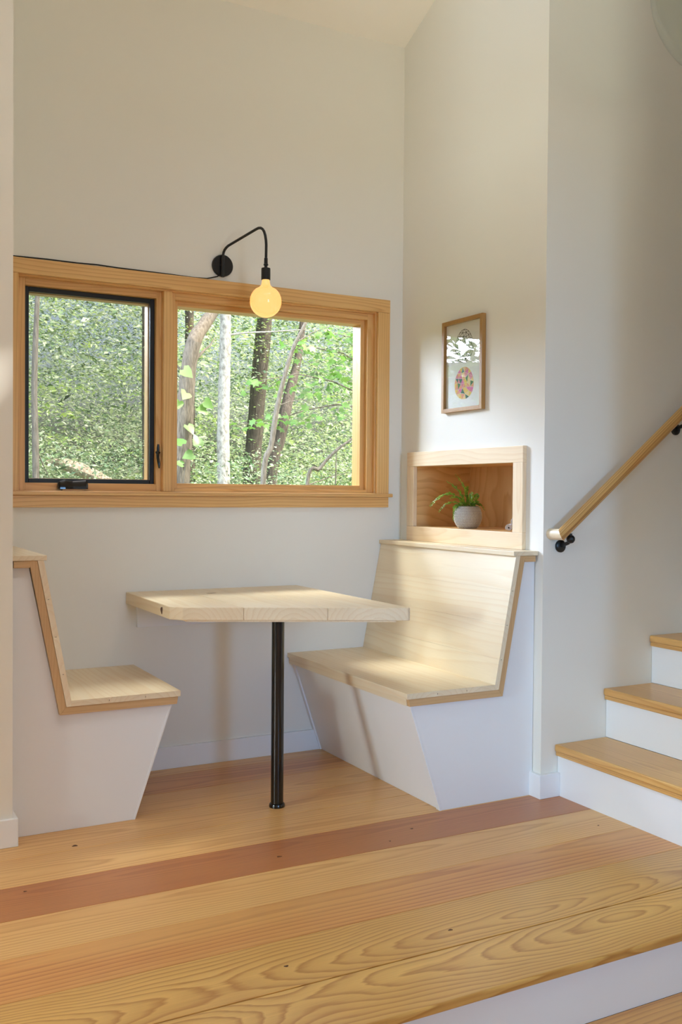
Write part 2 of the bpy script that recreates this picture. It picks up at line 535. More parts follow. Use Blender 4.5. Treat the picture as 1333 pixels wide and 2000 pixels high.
# left wall of the room: tall window (upper pane added for light) and lower window
AY0, AY1, AZ0, AZ1 = -2.60, -1.35, 1.95, 3.05
BY0, BY1, BZ0, BZ1 = -5.60, -4.30, 0.05, 2.05
def panel_wall(axis, p0, p1, lo, hi, openings):
    """wall slab with rectangular openings; openings = (a0, a1, z0, z1) along the wall"""
    mb = MB()
    def pc(a0, a1, z0, zt):
        if axis == 'x':
            mb.vprism([(p0, a0), (p1, a0), (p1, a1), (p0, a1)], z0, zt)
        else:
            mb.vprism([(a0, p0), (a1, p0), (a1, p1), (a0, p1)], z0, zt)
    cur = lo
    for a0, a1, z0, z1, *more in sorted(openings):
        if axis == 'x' and cur < -3.3 < a0:
            pc(cur, -3.3, ZLOW, top)
            cur = -3.3
        pc(cur, a0, ZLOW, top)
        pc(a0, a1, ZLOW, z0)
        if more:
            pc(a0, a1, z1, more[0])
            z1 = more[1]
        pc(a0, a1, z1, top)
        cur = a1
    pc(cur, hi, ZLOW, top)
    return mb
mb = panel_wall('x', RX0 - 0.12, RX0, RY0, -YL + 0.1, [(BY0, BY1, BZ0, BZ1), (AY0, AY1, 0.05, 1.25, AZ0, AZ1)])
tag(build(mb, 'wall_left', M['wall']), 'side wall with a window', kind='structure')
CX0, CX1, CZ0, CZ1 = -1.72, -0.45, 0.60, 2.1
DX0, DX1 = -3.7, -2.75
mb = panel_wall('y', RY0 - 0.12, RY0, RX0 - 0.12, RX1 + 0.12, [(CX0, CX1, CZ0, CZ1), (DX0, DX1, CZ0, CZ1)])
tag(build(mb, 'wall_rear', M['wall']), 'rear wall with two windows', kind='structure')
mb = MB()
mb.vprism([(RX1, RY0), (RX1 + 0.12, RY0), (RX1 + 0.12, -3.3), (RX1, -3.3)], ZLOW, top)
mb.vprism([(RX1, -3.3), (RX1 + 0.12, -3.3), (RX1 + 0.12, -YE + 0.1), (RX1, -YE + 0.1)], ZLOW, top)
tag(build(mb, 'wall_far_right', M['wall']), 'wall closing the stair side', kind='structure')
mb = MB().vprism([(0.14, -2.22), (RX1, -2.22), (RX1, -2.102), (0.14, -2.102)], ZLOW, top)
tag(build(mb, 'wall_stair_near', M['wall']), 'near side wall of the stairs', kind='structure')

# ceiling: two slopes meeting at a ridge
mb = MB()
KX0, KX1, KY0, KY1 = -2.6, 0.0, -3.2, -2.0           # opening added for the overhead floor light
for (xa, xb, ya, yb) in ((RX0 - 0.2, RX1 + 0.2, 0.2, KY1), (RX0 - 0.2, KX0, KY1, KY0), (KX1, RX1 + 0.2, KY1, KY0), (RX0 - 0.2, RX1 + 0.2, KY0, -3.3), (RX0 - 0.2, RX1 + 0.2, -3.3, -6.8)):
    za = 3.235 + SL * min(-ya, 6.6 + ya)
    zb = 3.235 + SL * min(-yb, 6.6 + yb)
    mb.hexa([(xa, yb, zb), (xb, yb, zb), (xb, ya, za), (xa, ya, za),
             (xa, yb, zb + 0.2), (xb, yb, zb + 0.2), (xb, ya, za + 0.2), (xa, ya, za + 0.2)])
tag(build(mb, 'ceiling', M['ceil']), 'sloping pale ceiling', kind='structure')

# plain glazing in the unseen windows; the high one is added for light
for nm, (x0, x1, y0, y1, z0, z1) in (('window_4_added', (RX0 - 0.07, RX0 - 0.05, AY0, AY1, AZ0, AZ1)), ('window_2', (RX0 - 0.07, RX0 - 0.05, BY0, BY1, BZ0, BZ1)),
                                  ('window_3', (CX0, CX1, RY0 - 0.07, RY0 - 0.05, CZ0, CZ1)), ('window_5', (DX0, DX1, RY0 - 0.07, RY0 - 0.05, CZ0, CZ1))):
    b = 0.05
    mb = MB()
    if x1 - x0 < 0.1:
        mb.box(x0 - .02, x1 + .02, y0, y0 + b, z0, z1).box(x0 - .02, x1 + .02, y1 - b, y1, z0, z1).box(x0 - .02, x1 + .02, y0 + b, y1 - b, z0, z0 + b).box(x0 - .02, x1 + .02, y0 + b, y1 - b, z1 - b, z1)
    else:
        mb.box(x0, x0 + b, y0 - .02, y1 + .02, z0, z1).box(x1 - b, x1, y0 - .02, y1 + .02, z0, z1).box(x0 + b, x1 - b, y0 - .02, y1 + .02, z0, z0 + b).box(x0 + b, x1 - b, y0 - .02, y1 + .02, z1 - b, z1)
    fo = build(mb, nm, M['win_z'], kind='structure')

# ------------------------------------------------------------------ floors
PF = -2.102
mb = MB().box(RX0, RX1, PF + 0.03, 0.0, ZLOW, -0.02)
floor = tag(build(mb, 'floor', M['trim']), 'raised platform floor of wide fir boards', kind='structure')
edges = [0.0, -0.10, -0.32, -0.54, -0.76, -0.983, -1.212, -1.433, -1.648, -1.880, PF]
mats = ['floor', 'floor_orange', 'floor', 'floor', 'floor', 'floor_red', 'floor', 'floor_orange', 'floor_fig', 'floor_fig']
for i in range(10):
    mb = MB().box(RX0, 0.085 if edges[i] > -1.02 and False else RX1, edges[i + 1] + 0.0007, edges[i] - 0.0007, -0.022, 0.0)
    build(mb, 'plank', M[mats[i]], floor, 0.0012 if i < 9 else 0.006, 2 if i < 9 else 3, seed=[.3, 1.9, 2.7, 3.3, 4.15, 5.2, 0.8, 2.2, 6.4, 3.85][i])
low = build(MB().box(RX0, RX1, RY0, PF + 0.03, ZLOW - 0.1, ZLOW - 0.02), 'floor_lower', M['earth'])
tag(low, 'lower floor of fir boards below the step', kind='structure')
y = PF + 0.03
i = 0
while y > RY0:
    y2 = max(RY0, y - 0.22)
    build(MB().box(RX0, RX1, y2 + 0.0007, y - 0.0007, ZLOW - 0.02, ZLOW), 'plank', M[['floor_orange', 'floor', 'floor_red'][i % 3]], low, 0.0012)
    y = y2
    i += 1

# baseboards
HB = 0.0915
tag(build(MB().box(-W + 0.40, -0.40, -0.015, 0.0, 0.0, HB), 'baseboard_back', M['trim'], bevel=0.002), 'white baseboard under the window wall', kind='structure')
mb = MB().vprism([(0.082, -YE), (0, -YE), (0, -0.976), (-0.016, -0.976), (-0.016, -YE - 0.016), (0.082, -YE - 0.016)], 0.0, HB)
tag(build(mb, 'baseboard_right', M['trim'], bevel=0.002), 'white baseboard wrapping the wall corner beside the first step', kind='structure')
mb = MB().vprism([(RX0, -YL), (-W, -YL), (-W, -0.565), (-W + 0.016, -0.565), (-W + 0.016, -YL - 0.016), (RX0, -YL - 0.016)], 0.0, HB)
tag(build(mb, 'baseboard_left', M['trim'], bevel=0.002), 'white baseboard at the wall end left of the nook', kind='structure')

# ------------------------------------------------------------------ window
win = empty('window_1', (-0.95, 0.0, 1.154), 'wide wooden window with casement and fixed pane', kind='structure')
ZH, ZHB, ZS = 2.0505, 1.991, 1.154
build(MB().box(-W + 0.002, -0.0789, -0.020, 0.0, ZHB, ZH), 'head_casing', M['win_x'], win, 0.0015, seed=1.2)
build(MB().box(-0.1414, -0.0789, -0.019, 0.0, ZS, ZHB - 0.0006), 'side_casing', M['win_z'], win, 0.0015, seed=2.3)
build(MB().box(-W + 0.002, -1.743, -0.019, 0.0, ZS, ZHB - 0.0006), 'side_casing', M['win_z'], win, 0.0015, seed=0.7)
build(MB().box(-W + 0.002, -0.062, -0.030, 0.035, ZS - 0.016, ZS), 'stool', M['win_x'], win, 0.003, seed=3.9)
build(MB().box(-W + 0.002, -0.0789, -0.018, 0.0, 1.0907, ZS - 0.0165), 'apron', M['win_x'], win, 0.0015, seed=5.1)

def ring(x0, x1, z0, z1, l, r, b, t, y0, y1, parent, mx, mz, nx='frame_rail', nz='frame_stile', bev=0.0012):
    build(MB().box(x0, x0 + l, y0, y1, z0, z1), nz, mz, parent, bev)
    build(MB().box(x1 - r, x1, y0, y1, z0, z1), nz, mz, parent, bev)
    build(MB().box(x0 + l, x1 - r, y0, y1, z0, z0 + b), nx, mx, parent, bev)
    build(MB().box(x0 + l, x1 - r, y0, y1, z1 - t, z1), nx, mx, parent, bev)
    return (x0 + l, x1 - r, z0 + b, z1 - t)

# main frame (one step behind the casing)
r1 = ring(-1.80, -0.1354, 1.138, 1.997, 0.063, 0.012, 0.019, 0.012, 0.0, 0.12, win, M['win_x'], M['win_z'])
build(MB().box(-1.160, -1.124, -0.004, 0.125, r1[2], r1[3]), 'mullion', M['win_z'], win, 0.002, seed=4.4)
# fixed unit on the right
r2 = ring(-1.124, r1[1], r1[2], r1[3], 0.020, 0.030, 0.014, 0.028, 0.019, 0.12, win, M['win_x'], M['win_z'])
r3 = ring(r2[0], r2[1], r2[2], r2[3], 0.020, 0.022, 0.020, 0.020, 0.046, 0.12, win, M['win_x'], M['win_z'], 'sash_rail', 'sash_stile')
build(MB().box(r3[0] - .004, r3[1] + .004, 0.074, 0.079, r3[2] - .004, r3[3] + .004), 'window_pane', M['glass'], win)
# casement unit on the left: stop frame, black screen frame, sash, pane
l2 = ring(r1[0], -1.160, r1[2], r1[3], 0.028, 0.022, 0.030, 0.028, 0.028, 0.12, win, M['win_x'], M['win_z'])
l3 = ring(l2[0], l2[1], l2[2], l2[3], 0.019, 0.019, 0.017, 0.019, 0.052, 0.066, win, M['black'], M['black'], 'screen_frame', 'screen_frame', 0.002)
build(MB().box(l3[0] - .004, l3[1] + .004, 0.0590, 0.0598, l3[2] - .004, l3[3] + .004), 'insect_screen', M['screen'], win)
l4 = ring(l2[0], l2[1], l2[2], l2[3], 0.021, 0.021, 0.019, 0.021, 0.078, 0.125, win, M['win_x'], M['win_z'], 'sash_rail', 'sash_stile')
build(MB().box(l4[0] - .004, l4[1] + .004, 0.108, 0.113, l4[2] - .004, l4[3] + .004), 'window_pane', M['glass'], win)
# folding crank handle
mb = MB()
sec = [(-0.014, 0.0), (0.022, 0.0), (0.022, 0.022), (0.012, 0.037), (-0.006, 0.037), (-0.014, 0.022)]
xs = [(-1.588, .55), (-1.580, .85), (-1.560, 1.0), (-1.530, .86), (-1.500, .92), (-1.478, .98), (-1.470, .7)]
for (xa, sa), (xb, sb) in zip(xs[:-1], xs[1:]):
    mb.prism([(xa, 0.008 + a * sa, 1.1745 - .011 + b * sa) for a, b in sec], [(xb, 0.008 + a * sb, 1.1745 - .011 + b * sb) for a, b in sec])
cr = build(mb, 'crank_handle', M['blackgloss'], win, smooth=True)
tag(cr, 'black folded crank handle')
build(MB().box(-1.570, -1.486, 0.0, 0.03, 1.154, 1.164), 'crank_base', M['win_x'], win, 0.002)
# sash lock lever
mb = MB()
mb.tube([(-1.1725, 0.030, 1.300), (-1.1725, 0.028, 1.34), (-1.1725, 0.026, 1.353)], [.0065, .006, .004], 10)
mb.tube([(-1.168, 0.030, 1.318), (-1.182, 0.016, 1.318)], .006, 10)
mb.tube([(-1.180, 0.012, 1.320), (-1.181, 0.004, 1.295), (-1.178, -0.002, 1.270), (-1.177, -0.002, 1.252)], [.006, .0065, .006, .003], 10)
tag(build(mb, 'sash_lock', M['blackgloss'], win, smooth=True), 'black sash lock lever')

# ------------------------------------------------------------------ benches
def bench(side, wallx, yend, label):
    s = -1 if side == 'right' else 1
    X = lambda d: wallx + s * d
    b = empty('dinette_bench', (X(0.25), yend / 2, 0.0), label, 'bench', 'built-in benches of the nook')
    ZT = 0.4455
    fd, bd, td = 0.586, 0.200, 0.108
    zc = 0.9235
    yp = yend + 0.022        # end panel plane
    # seat boards
    n = 3
    for i in range(n):
        a, c = bd + (fd - bd) * i / n, bd + (fd - bd) * (i + 1) / n
        build(MB().box(min(X(a), X(c)) + .0001, max(X(a), X(c)) - .0001, yend, -0.001, ZT - 0.020, ZT), 'seat_board', M['pine_y'], b, 0.0004, seed=(1.1 + i * 1.7 + (0 if s < 0 else 3.1)) % 7)
    # trim under the seat: front strip and end strip
    build(MB().box(min(X(fd - .008), X(fd - .028)), max(X(fd - .008), X(fd - .028)), yend + 0.0215, -0.001, ZT - 0.047, ZT - 0.0205), 'seat_trim', M['pine_y'], b, 0.0012)
    dz = ZT - zc
    nx = (bd - td)
    L = math.hypot(nx, dz)
    ux, uz = (td - bd) / L, (zc - ZT) / L            # up along the back (in d, z)
    px, pz = -uz, ux                                 # behind the back, toward the wall
    if px > 0:
        px, pz = -px, -pz
    P = lambda t, o: (bd + ux * t + px * o, ZT + uz * t + pz * o)
    PZ = lambda o, z: P((z - ZT - pz * o) / uz, o)
    # backrest boards
    m = [0.0, 0.095, 0.225, 0.355, L]
    for i in range(4):
        q = [P(m[i] + .0001, 0), P(m[i + 1] - .0001, 0), P(m[i + 1] - .0001, 0.020), P(m[i] + .0001, 0.020)]
        if i == 0:
            q = [(bd - .0002, ZT - .020), (bd - .0002, ZT), q[1], q[2], PZ(0.020, ZT - .020)]
        if i == 3:
            q[1], q[2] = PZ(0.0, zc - .0006), PZ(0.020, zc - .0006)
        build(MB().yprism([(X(d), z) for d, z in q], yend, -0.001), 'back_board', M['pine_yz'], b, 0.0004, seed=(0.4 + i * 2.3 + (0 if s < 0 else 1.3)) % 7)
    # end trim: under the seat and up behind the back, mitred at the corner
    o2 = 0.046
    k0 = P(0, 0.0205)
    e0 = P(-0.05, o2)
    inner = PZ(0.0205, ZT - 0.0205)
    tz = ZT - 0.047
    t_out = (tz - ZT - pz * o2) / uz
    outer = P(t_out, o2)
    build(MB().yprism([(X(d), z) for d, z in (inner, (fd - .008, ZT - .0205), (fd - .0125, tz), outer)], yend + 0.003, yend + 0.021), 'end_trim', M['pine_x'], b, 0.001)
    tp = PZ(0.0205, zc - .0006)
    tq = PZ(o2, zc - .0006)
    build(MB().yprism([(X(d), z) for d, z in (inner, tp, tq, outer)], yend + 0.003, yend + 0.021), 'end_trim', M['pine_z'], b, 0.001)
    # cap board and the block under its end
    cs = sorted((X(0.0015), X(0.118)))
    build(MB().box(cs[0], cs[1], yend, -0.001, zc - .0005, zc + 0.0165), 'cap_board', M['pine_y'], b, 0.0015)
    cs = sorted((X(0.012), X(PZ(o2, zc - .024)[0] - .0008)))
    build(MB().box(cs[0], cs[1], yend + 0.003, yend + 0.021, zc - 0.024, zc - .001), 'cap_trim', M['pine_x'], b, 0.001)
    # painted end panel and slanted front panel
    fb, ft = 0.425, 0.560
    pts = [(0.0015, 0.0), (fb, 0.0), (ft, tz), (outer[0] + .001, tz), (tq[0] - .001, zc - .005), (0.0015, zc - .005)]
    build(MB().yprism([(X(d), z) for d, z in pts], yp, yp + 0.018), 'end_panel', M['panel'], b, 0.0012)
    pts = [(fb - .03, 0.0), (fb - .004, 0.0), (ft - .004, tz), (ft - .03, tz)]
    build(MB().yprism([(X(d), z) for d, z in pts], yp + 0.018, -0.001), 'front_panel', M['panel'], b, 0.001)
    for (ya, yb) in ((yp - .001, yp + .024), (-0.020, -0.001)):
        pts = [(fb - .006, 0.0), (fb + .003, 0.0), (ft + .003, tz), (ft - .006, tz)]
        build(MB().yprism([(X(d), z) for d, z in pts], ya, yb), 'edge_strip', M['panel'], b, 0.001)
    # dark tongue-and-groove marks on the board ends
    for i in range(1, n):
        a = bd + (fd - bd) * i / n
        mb = MB().box(X(a) - .0007, X(a) + .0007, yend - .0003, yend + .004, ZT - .013, ZT - .008)
        build(mb, 'groove_mark', M['soil'], b)
    for i in range(1, 4):
        d, z = P(m[i], 0.010)
        build(MB().box(X(d) - .0022, X(d) + .0022, yend - .0003, yend + .004, z - .0007, z + .0007), 'groove_mark', M['soil'], b)
    return b
bench('right', 0.0, -1.000, 'long pine and white bench under the niche, brightly lit backrest')
bench('left', -W, -0.588, 'short pine and white bench at the left against the wall end')

# ------------------------------------------------------------------ table
tb = empty('dinette_table', (-0.935, -0.50, 0.0), 'pale pine table with slanted front edge on a single black post', 'table')
TX0, TX1, TZ = -1.315, -0.5428, 0.745
yf = lambda x: -0.586 + (x - TX0) / (TX1 - TX0) * (-0.957 + 0.586)
cuts = [TX0, -1.085, -0.815, TX1]
for i in range(3):
    a, c = cuts[i] + (.0003 if i else 0), cuts[i + 1] - (.0003 if i < 2 else 0)
    if i == 0:
        poly = [(a, 0), (a, yf(a) + 0.03), (a + 0.035, yf(a + .035)), (c, yf(c)), (c, 0)]
    elif i == 2:
        poly = [(a, 0), (a, yf(a)), (c - 0.012, yf(c - .012)), (c, yf(c) + .012), (c, 0)]
    else:
        poly = [(a, 0), (a, yf(a)), (c, yf(c)), (c, 0)]
    build(MB().vprism([(x, y - .001) for x, y in poly], TZ - 0.047, TZ), 'tabletop_board', M['pine_y'], tb, 0.003, 2, seed=[2.05, 4.6, 0.25][i])
ins = [(TX0 + .05, -.001), (TX0 + .05, yf(TX0 + .05) + .012), (TX1 - .045, yf(TX1 - .045) + .012), (TX1 - .045, -.001)]
build(MB().vprism(ins, TZ - 0.053, TZ - 0.0472), 'underside_panel', M['pine_y'], tb)
build(MB().box(-1.272, -0.60, -0.020, -0.001, 0.600, TZ - 0.0535), 'wall_cleat', M['panel'], tb, 0.001)
post = build(MB().lathe([(0.0232, 0.006), (0.0232, TZ - 0.0535)], (-0.935, -0.662, 0.0), 32), 'post', M['blackgloss'], tb, smooth=True)
build(MB().lathe([(0.0290, 0.0), (0.0295, 0.006), (0.0275, 0.012), (0.0236, 0.014)], (-0.935, -0.662, 0.0), 32), 'base_flange', M['blackgloss'], tb, smooth=True)
build(MB().lathe([(0.060, TZ - .0575), (0.060, TZ - .0535)], (-0.935, -0.662, 0.0), 32), 'top_flange', M['blackgloss'], tb, smooth=True)
# knots
def knot(parent, c, ax, a, b, name='knot'):
    seg = 14
    vs = []
    for j, (k, h) in enumerate(((1.0, 0.0), (0.0, 0.0))):
        pass
    ring_ = []
    for j in range(seg):
        t = 2 * math.pi * j / seg
        rr = 1 + 0.18 * math.sin(3 * t + c[0] * 9)
        p = Vector(c)
        i1, i2 = [(1, 2), (0, 2), (0, 1)]['XYZ'.index(ax)]
        p[i1] += a * rr * math.cos(t)
        p[i2] += b * rr * math.sin(t)
        ring_.append(tuple(p))
    q = Vector((0, 0, 0)); q['XYZ'.index(ax)] = 0.002 if ax != 'Z' else -0.002
    back = [tuple(Vector(p) + q) for p in ring_]
    return build(MB().prism(ring_, back), name, M['knot'], parent)
M['knot'] = plain('knot_wood', (92, 56, 32), 0.6)
knot(tb, (TX0 - .0004, -0.469, 0.722), 'X', 0.012, 0.013)
knot(tb, (-1.014, -0.182, TZ + .0003), 'Z', 0.020, 0.006)
for c, a, b_ in (((-1.688, -0.729, 0.0004), 0.009, 0.007), ((-1.135, -1.118, 0.0004), 0.009, 0.005), ((-1.9, -1.03, 0.0004), 0.005, 0.004), ((-0.02, -1.36, .0004), .004, .003), ((-0.62, -1.09, .0004), .006, .004), ((-0.75, -1.16, .0004), .004, .003), ((-0.95, -1.80, .0004), .007, .004), ((-1.42, -1.78, .0004), .006, .004)):
    knot(floor, c, 'Z', a, b_)

# ------------------------------------------------------------------ wall lamp
lamp = empty('wall_lamp', (-0.905, 0.0, 2.116), 'black swing-arm wall lamp with large glowing globe bulb above the window', 'wall lamp')
build(MB().lathe([(0.046, -0.001), (0.0465, -0.012), (0.044, -0.016)], (-0.905, 0, 2.116), 40, 'Y'), 'back_plate', M['black'], lamp, smooth=True)
bx, by = -0.833, -0.300
path = [(-0.912, -0.028, 2.070), (-0.911, -0.028, 2.120), (-0.910, -0.028, 2.158)]
p0, p1, p2 = Vector((-0.910, -0.028, 2.158)), Vector((-0.909, -0.030, 2.180)), Vector((-0.900, -0.062, 2.190))
path += [tuple((1 - t) ** 2 * p0 + 2 * t * (1 - t) * p1 + t * t * p2) for t in (.25, .5, .75, 1)]
p0, p1, p2 = Vector((-0.853, -0.242, 2.222)), Vector((-0.836, -0.300, 2.238)), Vector((bx + .001, by, 2.150))
path += [tuple(p0)] + [tuple((1 - t) ** 2 * p0 + 2 * t * (1 - t) * p1 + t * t * p2) for t in (.15, .3, .45, .6, .75, .9, 1)]
path += [(bx, by, 2.075)]
build(MB().tube(path, 0.0056, 12), 'arm', M['black'], lamp, smooth=True)
build(MB().tube([(-0.912, -0.028, 2.064), (-0.911, -0.028, 2.150)], 0.0078, 14), 'stem_sleeve', M['black'], lamp, smooth=True)
build(MB().tube([(-0.912, -0.028, 2.116), (-0.908, -0.010, 2.116)], 0.008, 12), 'stem_mount', M['black'], lamp, smooth=True)
build(MB().lathe([(0.0058, 0.045), (0.0072, 0.044), (0.0075, 0.021), (0.0095, 0.020), (0.0095, 0.016), (0.0065, 0.014), (0.0065, 0.005), (0.0178, 0.004), (0.0185, 0.0), (0.0185, -0.042), (0.0175, -0.043)], (bx, by, 2.052), 28), 'socket', M['black'], lamp, smooth=True)
prof = [(0.0150, 0.086), (0.0160, 0.080), (0.0185, 0.066)]
rb = 0.0640
for j in range(14):
    a = R(62 - j * (62 + 88) / 13)
    prof.append((rb * math.cos(a) if j else 0.0265, rb * math.sin(a)))
prof.append((0.0008, -rb))
blb = build(MB().lathe(prof, (bx, by, 1.923), 40), 'globe_bulb', M['bulb'], lamp, smooth=True)
tag(blb, 'glowing amber globe bulb')
cord = [wp(24, 499.5, -.003), wp(90, 506, -.003), wp(150, 513.5, -.003), wp(190, 517, -.003), wp(230, 523, -.003), wp(330, 535.5, -.003), wp(380, 542.3, -.003), wp(405, 544, -.004), wp(425, 540, -.006), wp(432, 534, -.010)]
build(MB().tube(cord, 0.0026, 8), 'cord', M['rubber'], lamp, smooth=True)
# ------------------------------------------------------------------ niche
nic = empty('wall_niche', (0.0, -0.5, 0.94), 'pine framed open niche set in the wall above the long bench', 'niche')
FY0, FY1, FZ0, FZ1, FX = -0.082, -0.922, 0.9405, 1.3446, -0.019
build(MB().box(FX, 0, FY1, FY0, NZ1, FZ1), 'face_rail', M['niche_y'], nic, 0.0012, seed=1.4)
build(MB().box(FX, 0, FY1, FY0, FZ0, NZ0), 'face_rail', M['niche_y'], nic, 0.0012, seed=3.2)
build(MB().box(FX, 0, NY0, FY0, NZ0 + .0004, NZ1 - .0004), 'face_stile', M['niche_z'], nic, 0.0012, seed=0.9)
build(MB().box(FX, 0, FY1, NY1, NZ0 + .0004, NZ1 - .0004), 'face_stile', M['niche_z'], nic, 0.0012, seed=5.5)
DP = 0.295
build(MB().box(DP, DP + .012, NY1 - .012, NY0 + .012, NZ0 - .012, NZ1 + .012), 'back_panel', M['ply_z'], nic, seed=2.2)
build(MB().box(0.0, DP, NY0, NY0 + .012, NZ0 - .012, NZ1 + .012), 'side_panel', M['ply_x'], nic, seed=4.4)
build(MB().box(0.0, DP, NY1 - .012, NY1, NZ0 - .012, NZ1 + .012), 'side_panel', M['ply_x'], nic, seed=1.7)
build(MB().box(0.0, DP, NY1, NY0, NZ0 - .012, NZ0), 'bottom_panel', M['ply_x'], nic, seed=6.1)
build(MB().box(0.0, DP, NY1, NY0, NZ1, NZ1 + .012), 'top_panel', M['ply_x'], nic, seed=0.6)

# fern in its pot
PC = (0.070, -0.440, NZ0)
fern = empty('potted_fern', PC, 'small fern in a round dimpled grey pot in the wall niche', 'potted plant')
prof = []
HP, RP = 0.096, 0.0605
for j in range(15):
    t = j / 14
    z = HP * t
    zc_ = 0.052
    rr = RP * math.sqrt(max(0.0, 1 - ((z - zc_) / 0.066) ** 2)) if z < zc_ else RP * math.sqrt(max(0.0, 1 - ((z - zc_) / 0.068) ** 2))
    prof.append((rr, z))
top_r = prof[-1][0]
prof += [(top_r - .004, HP + .001), (top_r - .006, HP - .012)]
pot = build(MB().lathe(prof, PC, 40), 'pot', M['pot'], fern, smooth=True)
# raised dots all over the pot
mb = MB()
rows = 17
for i in range(rows):
    z = 0.006 + (HP - 0.010) * i / (rows - 1)
    zc_ = 0.052
    rr = RP * math.sqrt(max(0.0, 1 - ((z - zc_) / (0.066 if z < zc_ else 0.068)) ** 2))
    nn = max(12, int(2 * math.pi * rr / 0.0062))
    for j in range(nn):
        a = 2 * math.pi * (j + 0.5 * (i % 2)) / nn
        c = Vector((PC[0] + rr * math.cos(a), PC[1] + rr * math.sin(a), PC[2] + z))
        nrm = Vector((math.cos(a) * rr, math.sin(a) * rr, (z - zc_) * 0.85)).normalized()
        t1 = Vector((-math.sin(a), math.cos(a), 0))
        t2 = nrm.cross(t1)
        s_ = 0.0026
        mb.add([c + t1 * s_, c + t2 * s_, c - t1 * s_, c - t2 * s_, c + nrm * 0.0020], [(0, 1, 4), (1, 2, 4), (2, 3, 4), (3, 0, 4)])
build(mb, 'dimple_relief', M['pot_dot'], pot, kind='stuff', smooth=True)
build(MB().lathe([(top_r - .006, HP - .014), (top_r - .006, HP - .010)], PC, 24), 'soil', M['soil'], fern)
SR = Vector((0.82, -0.57, 0)); SF = Vector((0.57, 0.82, 0))       # screen right / away at the niche
rng = random.Random(11)
def frond(ctrl, width, nleaf, droop=0.0):
    p = [Vector((PC[0], PC[1], PC[2] + HP - .012)) + SR * a + SF * d + Vector((0, 0, h)) for a, d, h in ctrl]
    mb = MB()
    pts = []
    for j in range(nleaf + 1):
        t = j / nleaf
        if len(p) == 3:
            q = (1 - t) ** 2 * p[0] + 2 * t * (1 - t) * p[1] + t * t * p[2]
        else:
            q = (1 - t) ** 3 * p[0] + 3 * t * (1 - t) ** 2 * p[1] + 3 * t * t * (1 - t) * p[2] + t ** 3 * p[3]
        pts.append(q)
    mb.tube(pts, [0.0012 * (1 - .6 * j / nleaf) for j in range(nleaf + 1)], 5)
    for j in range(2, nleaf + 1):
        tg = (pts[j] - pts[j - 1]).normalized()
        sd = tg.cross(Vector((0.25, -0.5, 1)).normalized())
        if sd.length < .1: sd = tg.cross(SR)
        sd.normalize()
        upv = sd.cross(tg).normalized()
        wl = 1.5 * width * (0.55 + 0.9 * math.sin(math.pi * min(1, .12 + .88 * j / nleaf))) * rng.uniform(.8, 1.15)
        for sg in (-1, 1):
            d = (sd * sg + tg * 0.35 + upv * rng.uniform(-.15, .45)).normalized()
            b0 = pts[j]
            m_ = b0 + d * wl * 0.55
            hw = wl * 0.36
            mb.add([b0, m_ + tg * hw + upv * .001, b0 + d * wl, m_ - tg * hw + upv * .001], [(0, 1, 2), (0, 2, 3)])
    return build(mb, 'frond', M['fern'], fern)
frond([(-.01, 0, 0), (-.05, -.01, .085), (-.110, -.01, .080), (-.162, -.01, .012)], 0.0085, 30)
frond([(-.005, 0, 0), (-.02, .0, .06), (-.055, .0, .10), (-.092, .0, .118)], 0.0095, 22)
frond([(.0, .01, 0), (.0, .01, .07), (-.025, .01, .115), (-.056, .02, .150)], 0.0065, 22)
frond([(-.01, 0, 0), (-.04, -.02, .035), (-.09, -.02, .045), (-.124, -.02, -.012)], 0.006, 24)
frond([(-.02, -.01, 0), (-.045, -.02, .03), (-.058, -.02, .01), (-.064, -.02, -.05)], 0.007, 16)
frond([(.01, 0, 0), (.03, 0, .035), (.05, 0, .03), (.070, 0, -.004)], 0.0085, 16)
frond([(.0, 0, 0), (.005, -.02, .04), (.01, -.03, .06), (.018, -.03, .070)], 0.0085, 14)
frond([(.0, 0, 0), (-.03, .02, .05), (-.05, .02, .06), (-.075, .0, .045)], 0.008, 16)
frond([(.01, .0, 0), (.03, .03, .05), (.04, .03, .06), (.045, .03, .062)], 0.007, 14)
frond([(-.01, -.01, 0), (-.02, -.03, .03), (-.025, -.035, .03), (-.03, -.04, .022)], 0.008, 12)
frond([(.01, -.01, 0), (.02, -.03, .03), (.03, -.035, .03), (.045, -.04, .015)], 0.008, 12)
frond([(-.005, .0, 0), (-.008, .0, .05), (-.010, .0, .08), (-.004, .0, .098)], 0.0075, 16)

# rolled towels half hidden at the niche end
tw = empty('rolled_towel', (0.075, -0.76, NZ0), 'rolled pale towel peeking from behind the niche frame', 'towel')
def roll(c, r, length, name):
    mb = MB()
    pts = []
    turns = 2.6
    for j in range(44):
        t = j / 43
        a = turns * 2 * math.pi * t
        rr = r * (0.2 + 0.72 * t)
        pts.append((rr * math.cos(a), rr * math.sin(a)))
    th = r * 0.10
    d = Vector((-0.70, -0.71, 0)).normalized()           # axis of the roll
    sx = Vector((0.71, -0.70, 0))
    A, B = [], []
    for k, sgn in ((0, 1), (1, -1)):
        for j, (x, z) in enumerate(pts if sgn > 0 else list(reversed(pts))):
            n = math.hypot(x, z) or 1
            q = (x + sgn * th * x / n, z + sgn * th * z / n)
            base = Vector(c) + sx * q[0] + Vector((0, 0, q[1]))
            A.append(base - d * length / 2)
            B.append(base + d * length / 2)
    n = len(A)
    m_ = n // 2
    vs = A + B
    fs = [(i, (i + 1) % n, (i + 1) % n + n, i + n) for i in range(n)]
    for i in range(m_ - 1):
        fs.append((i, i + 1, n - 2 - i, n - 1 - i))
        fs.append((n + i, n + i + 1, 2 * n - 2 - i, 2 * n - 1 - i))
    mb.add(vs, fs)
    return build(mb, name, M['towel'], tw, smooth=True)
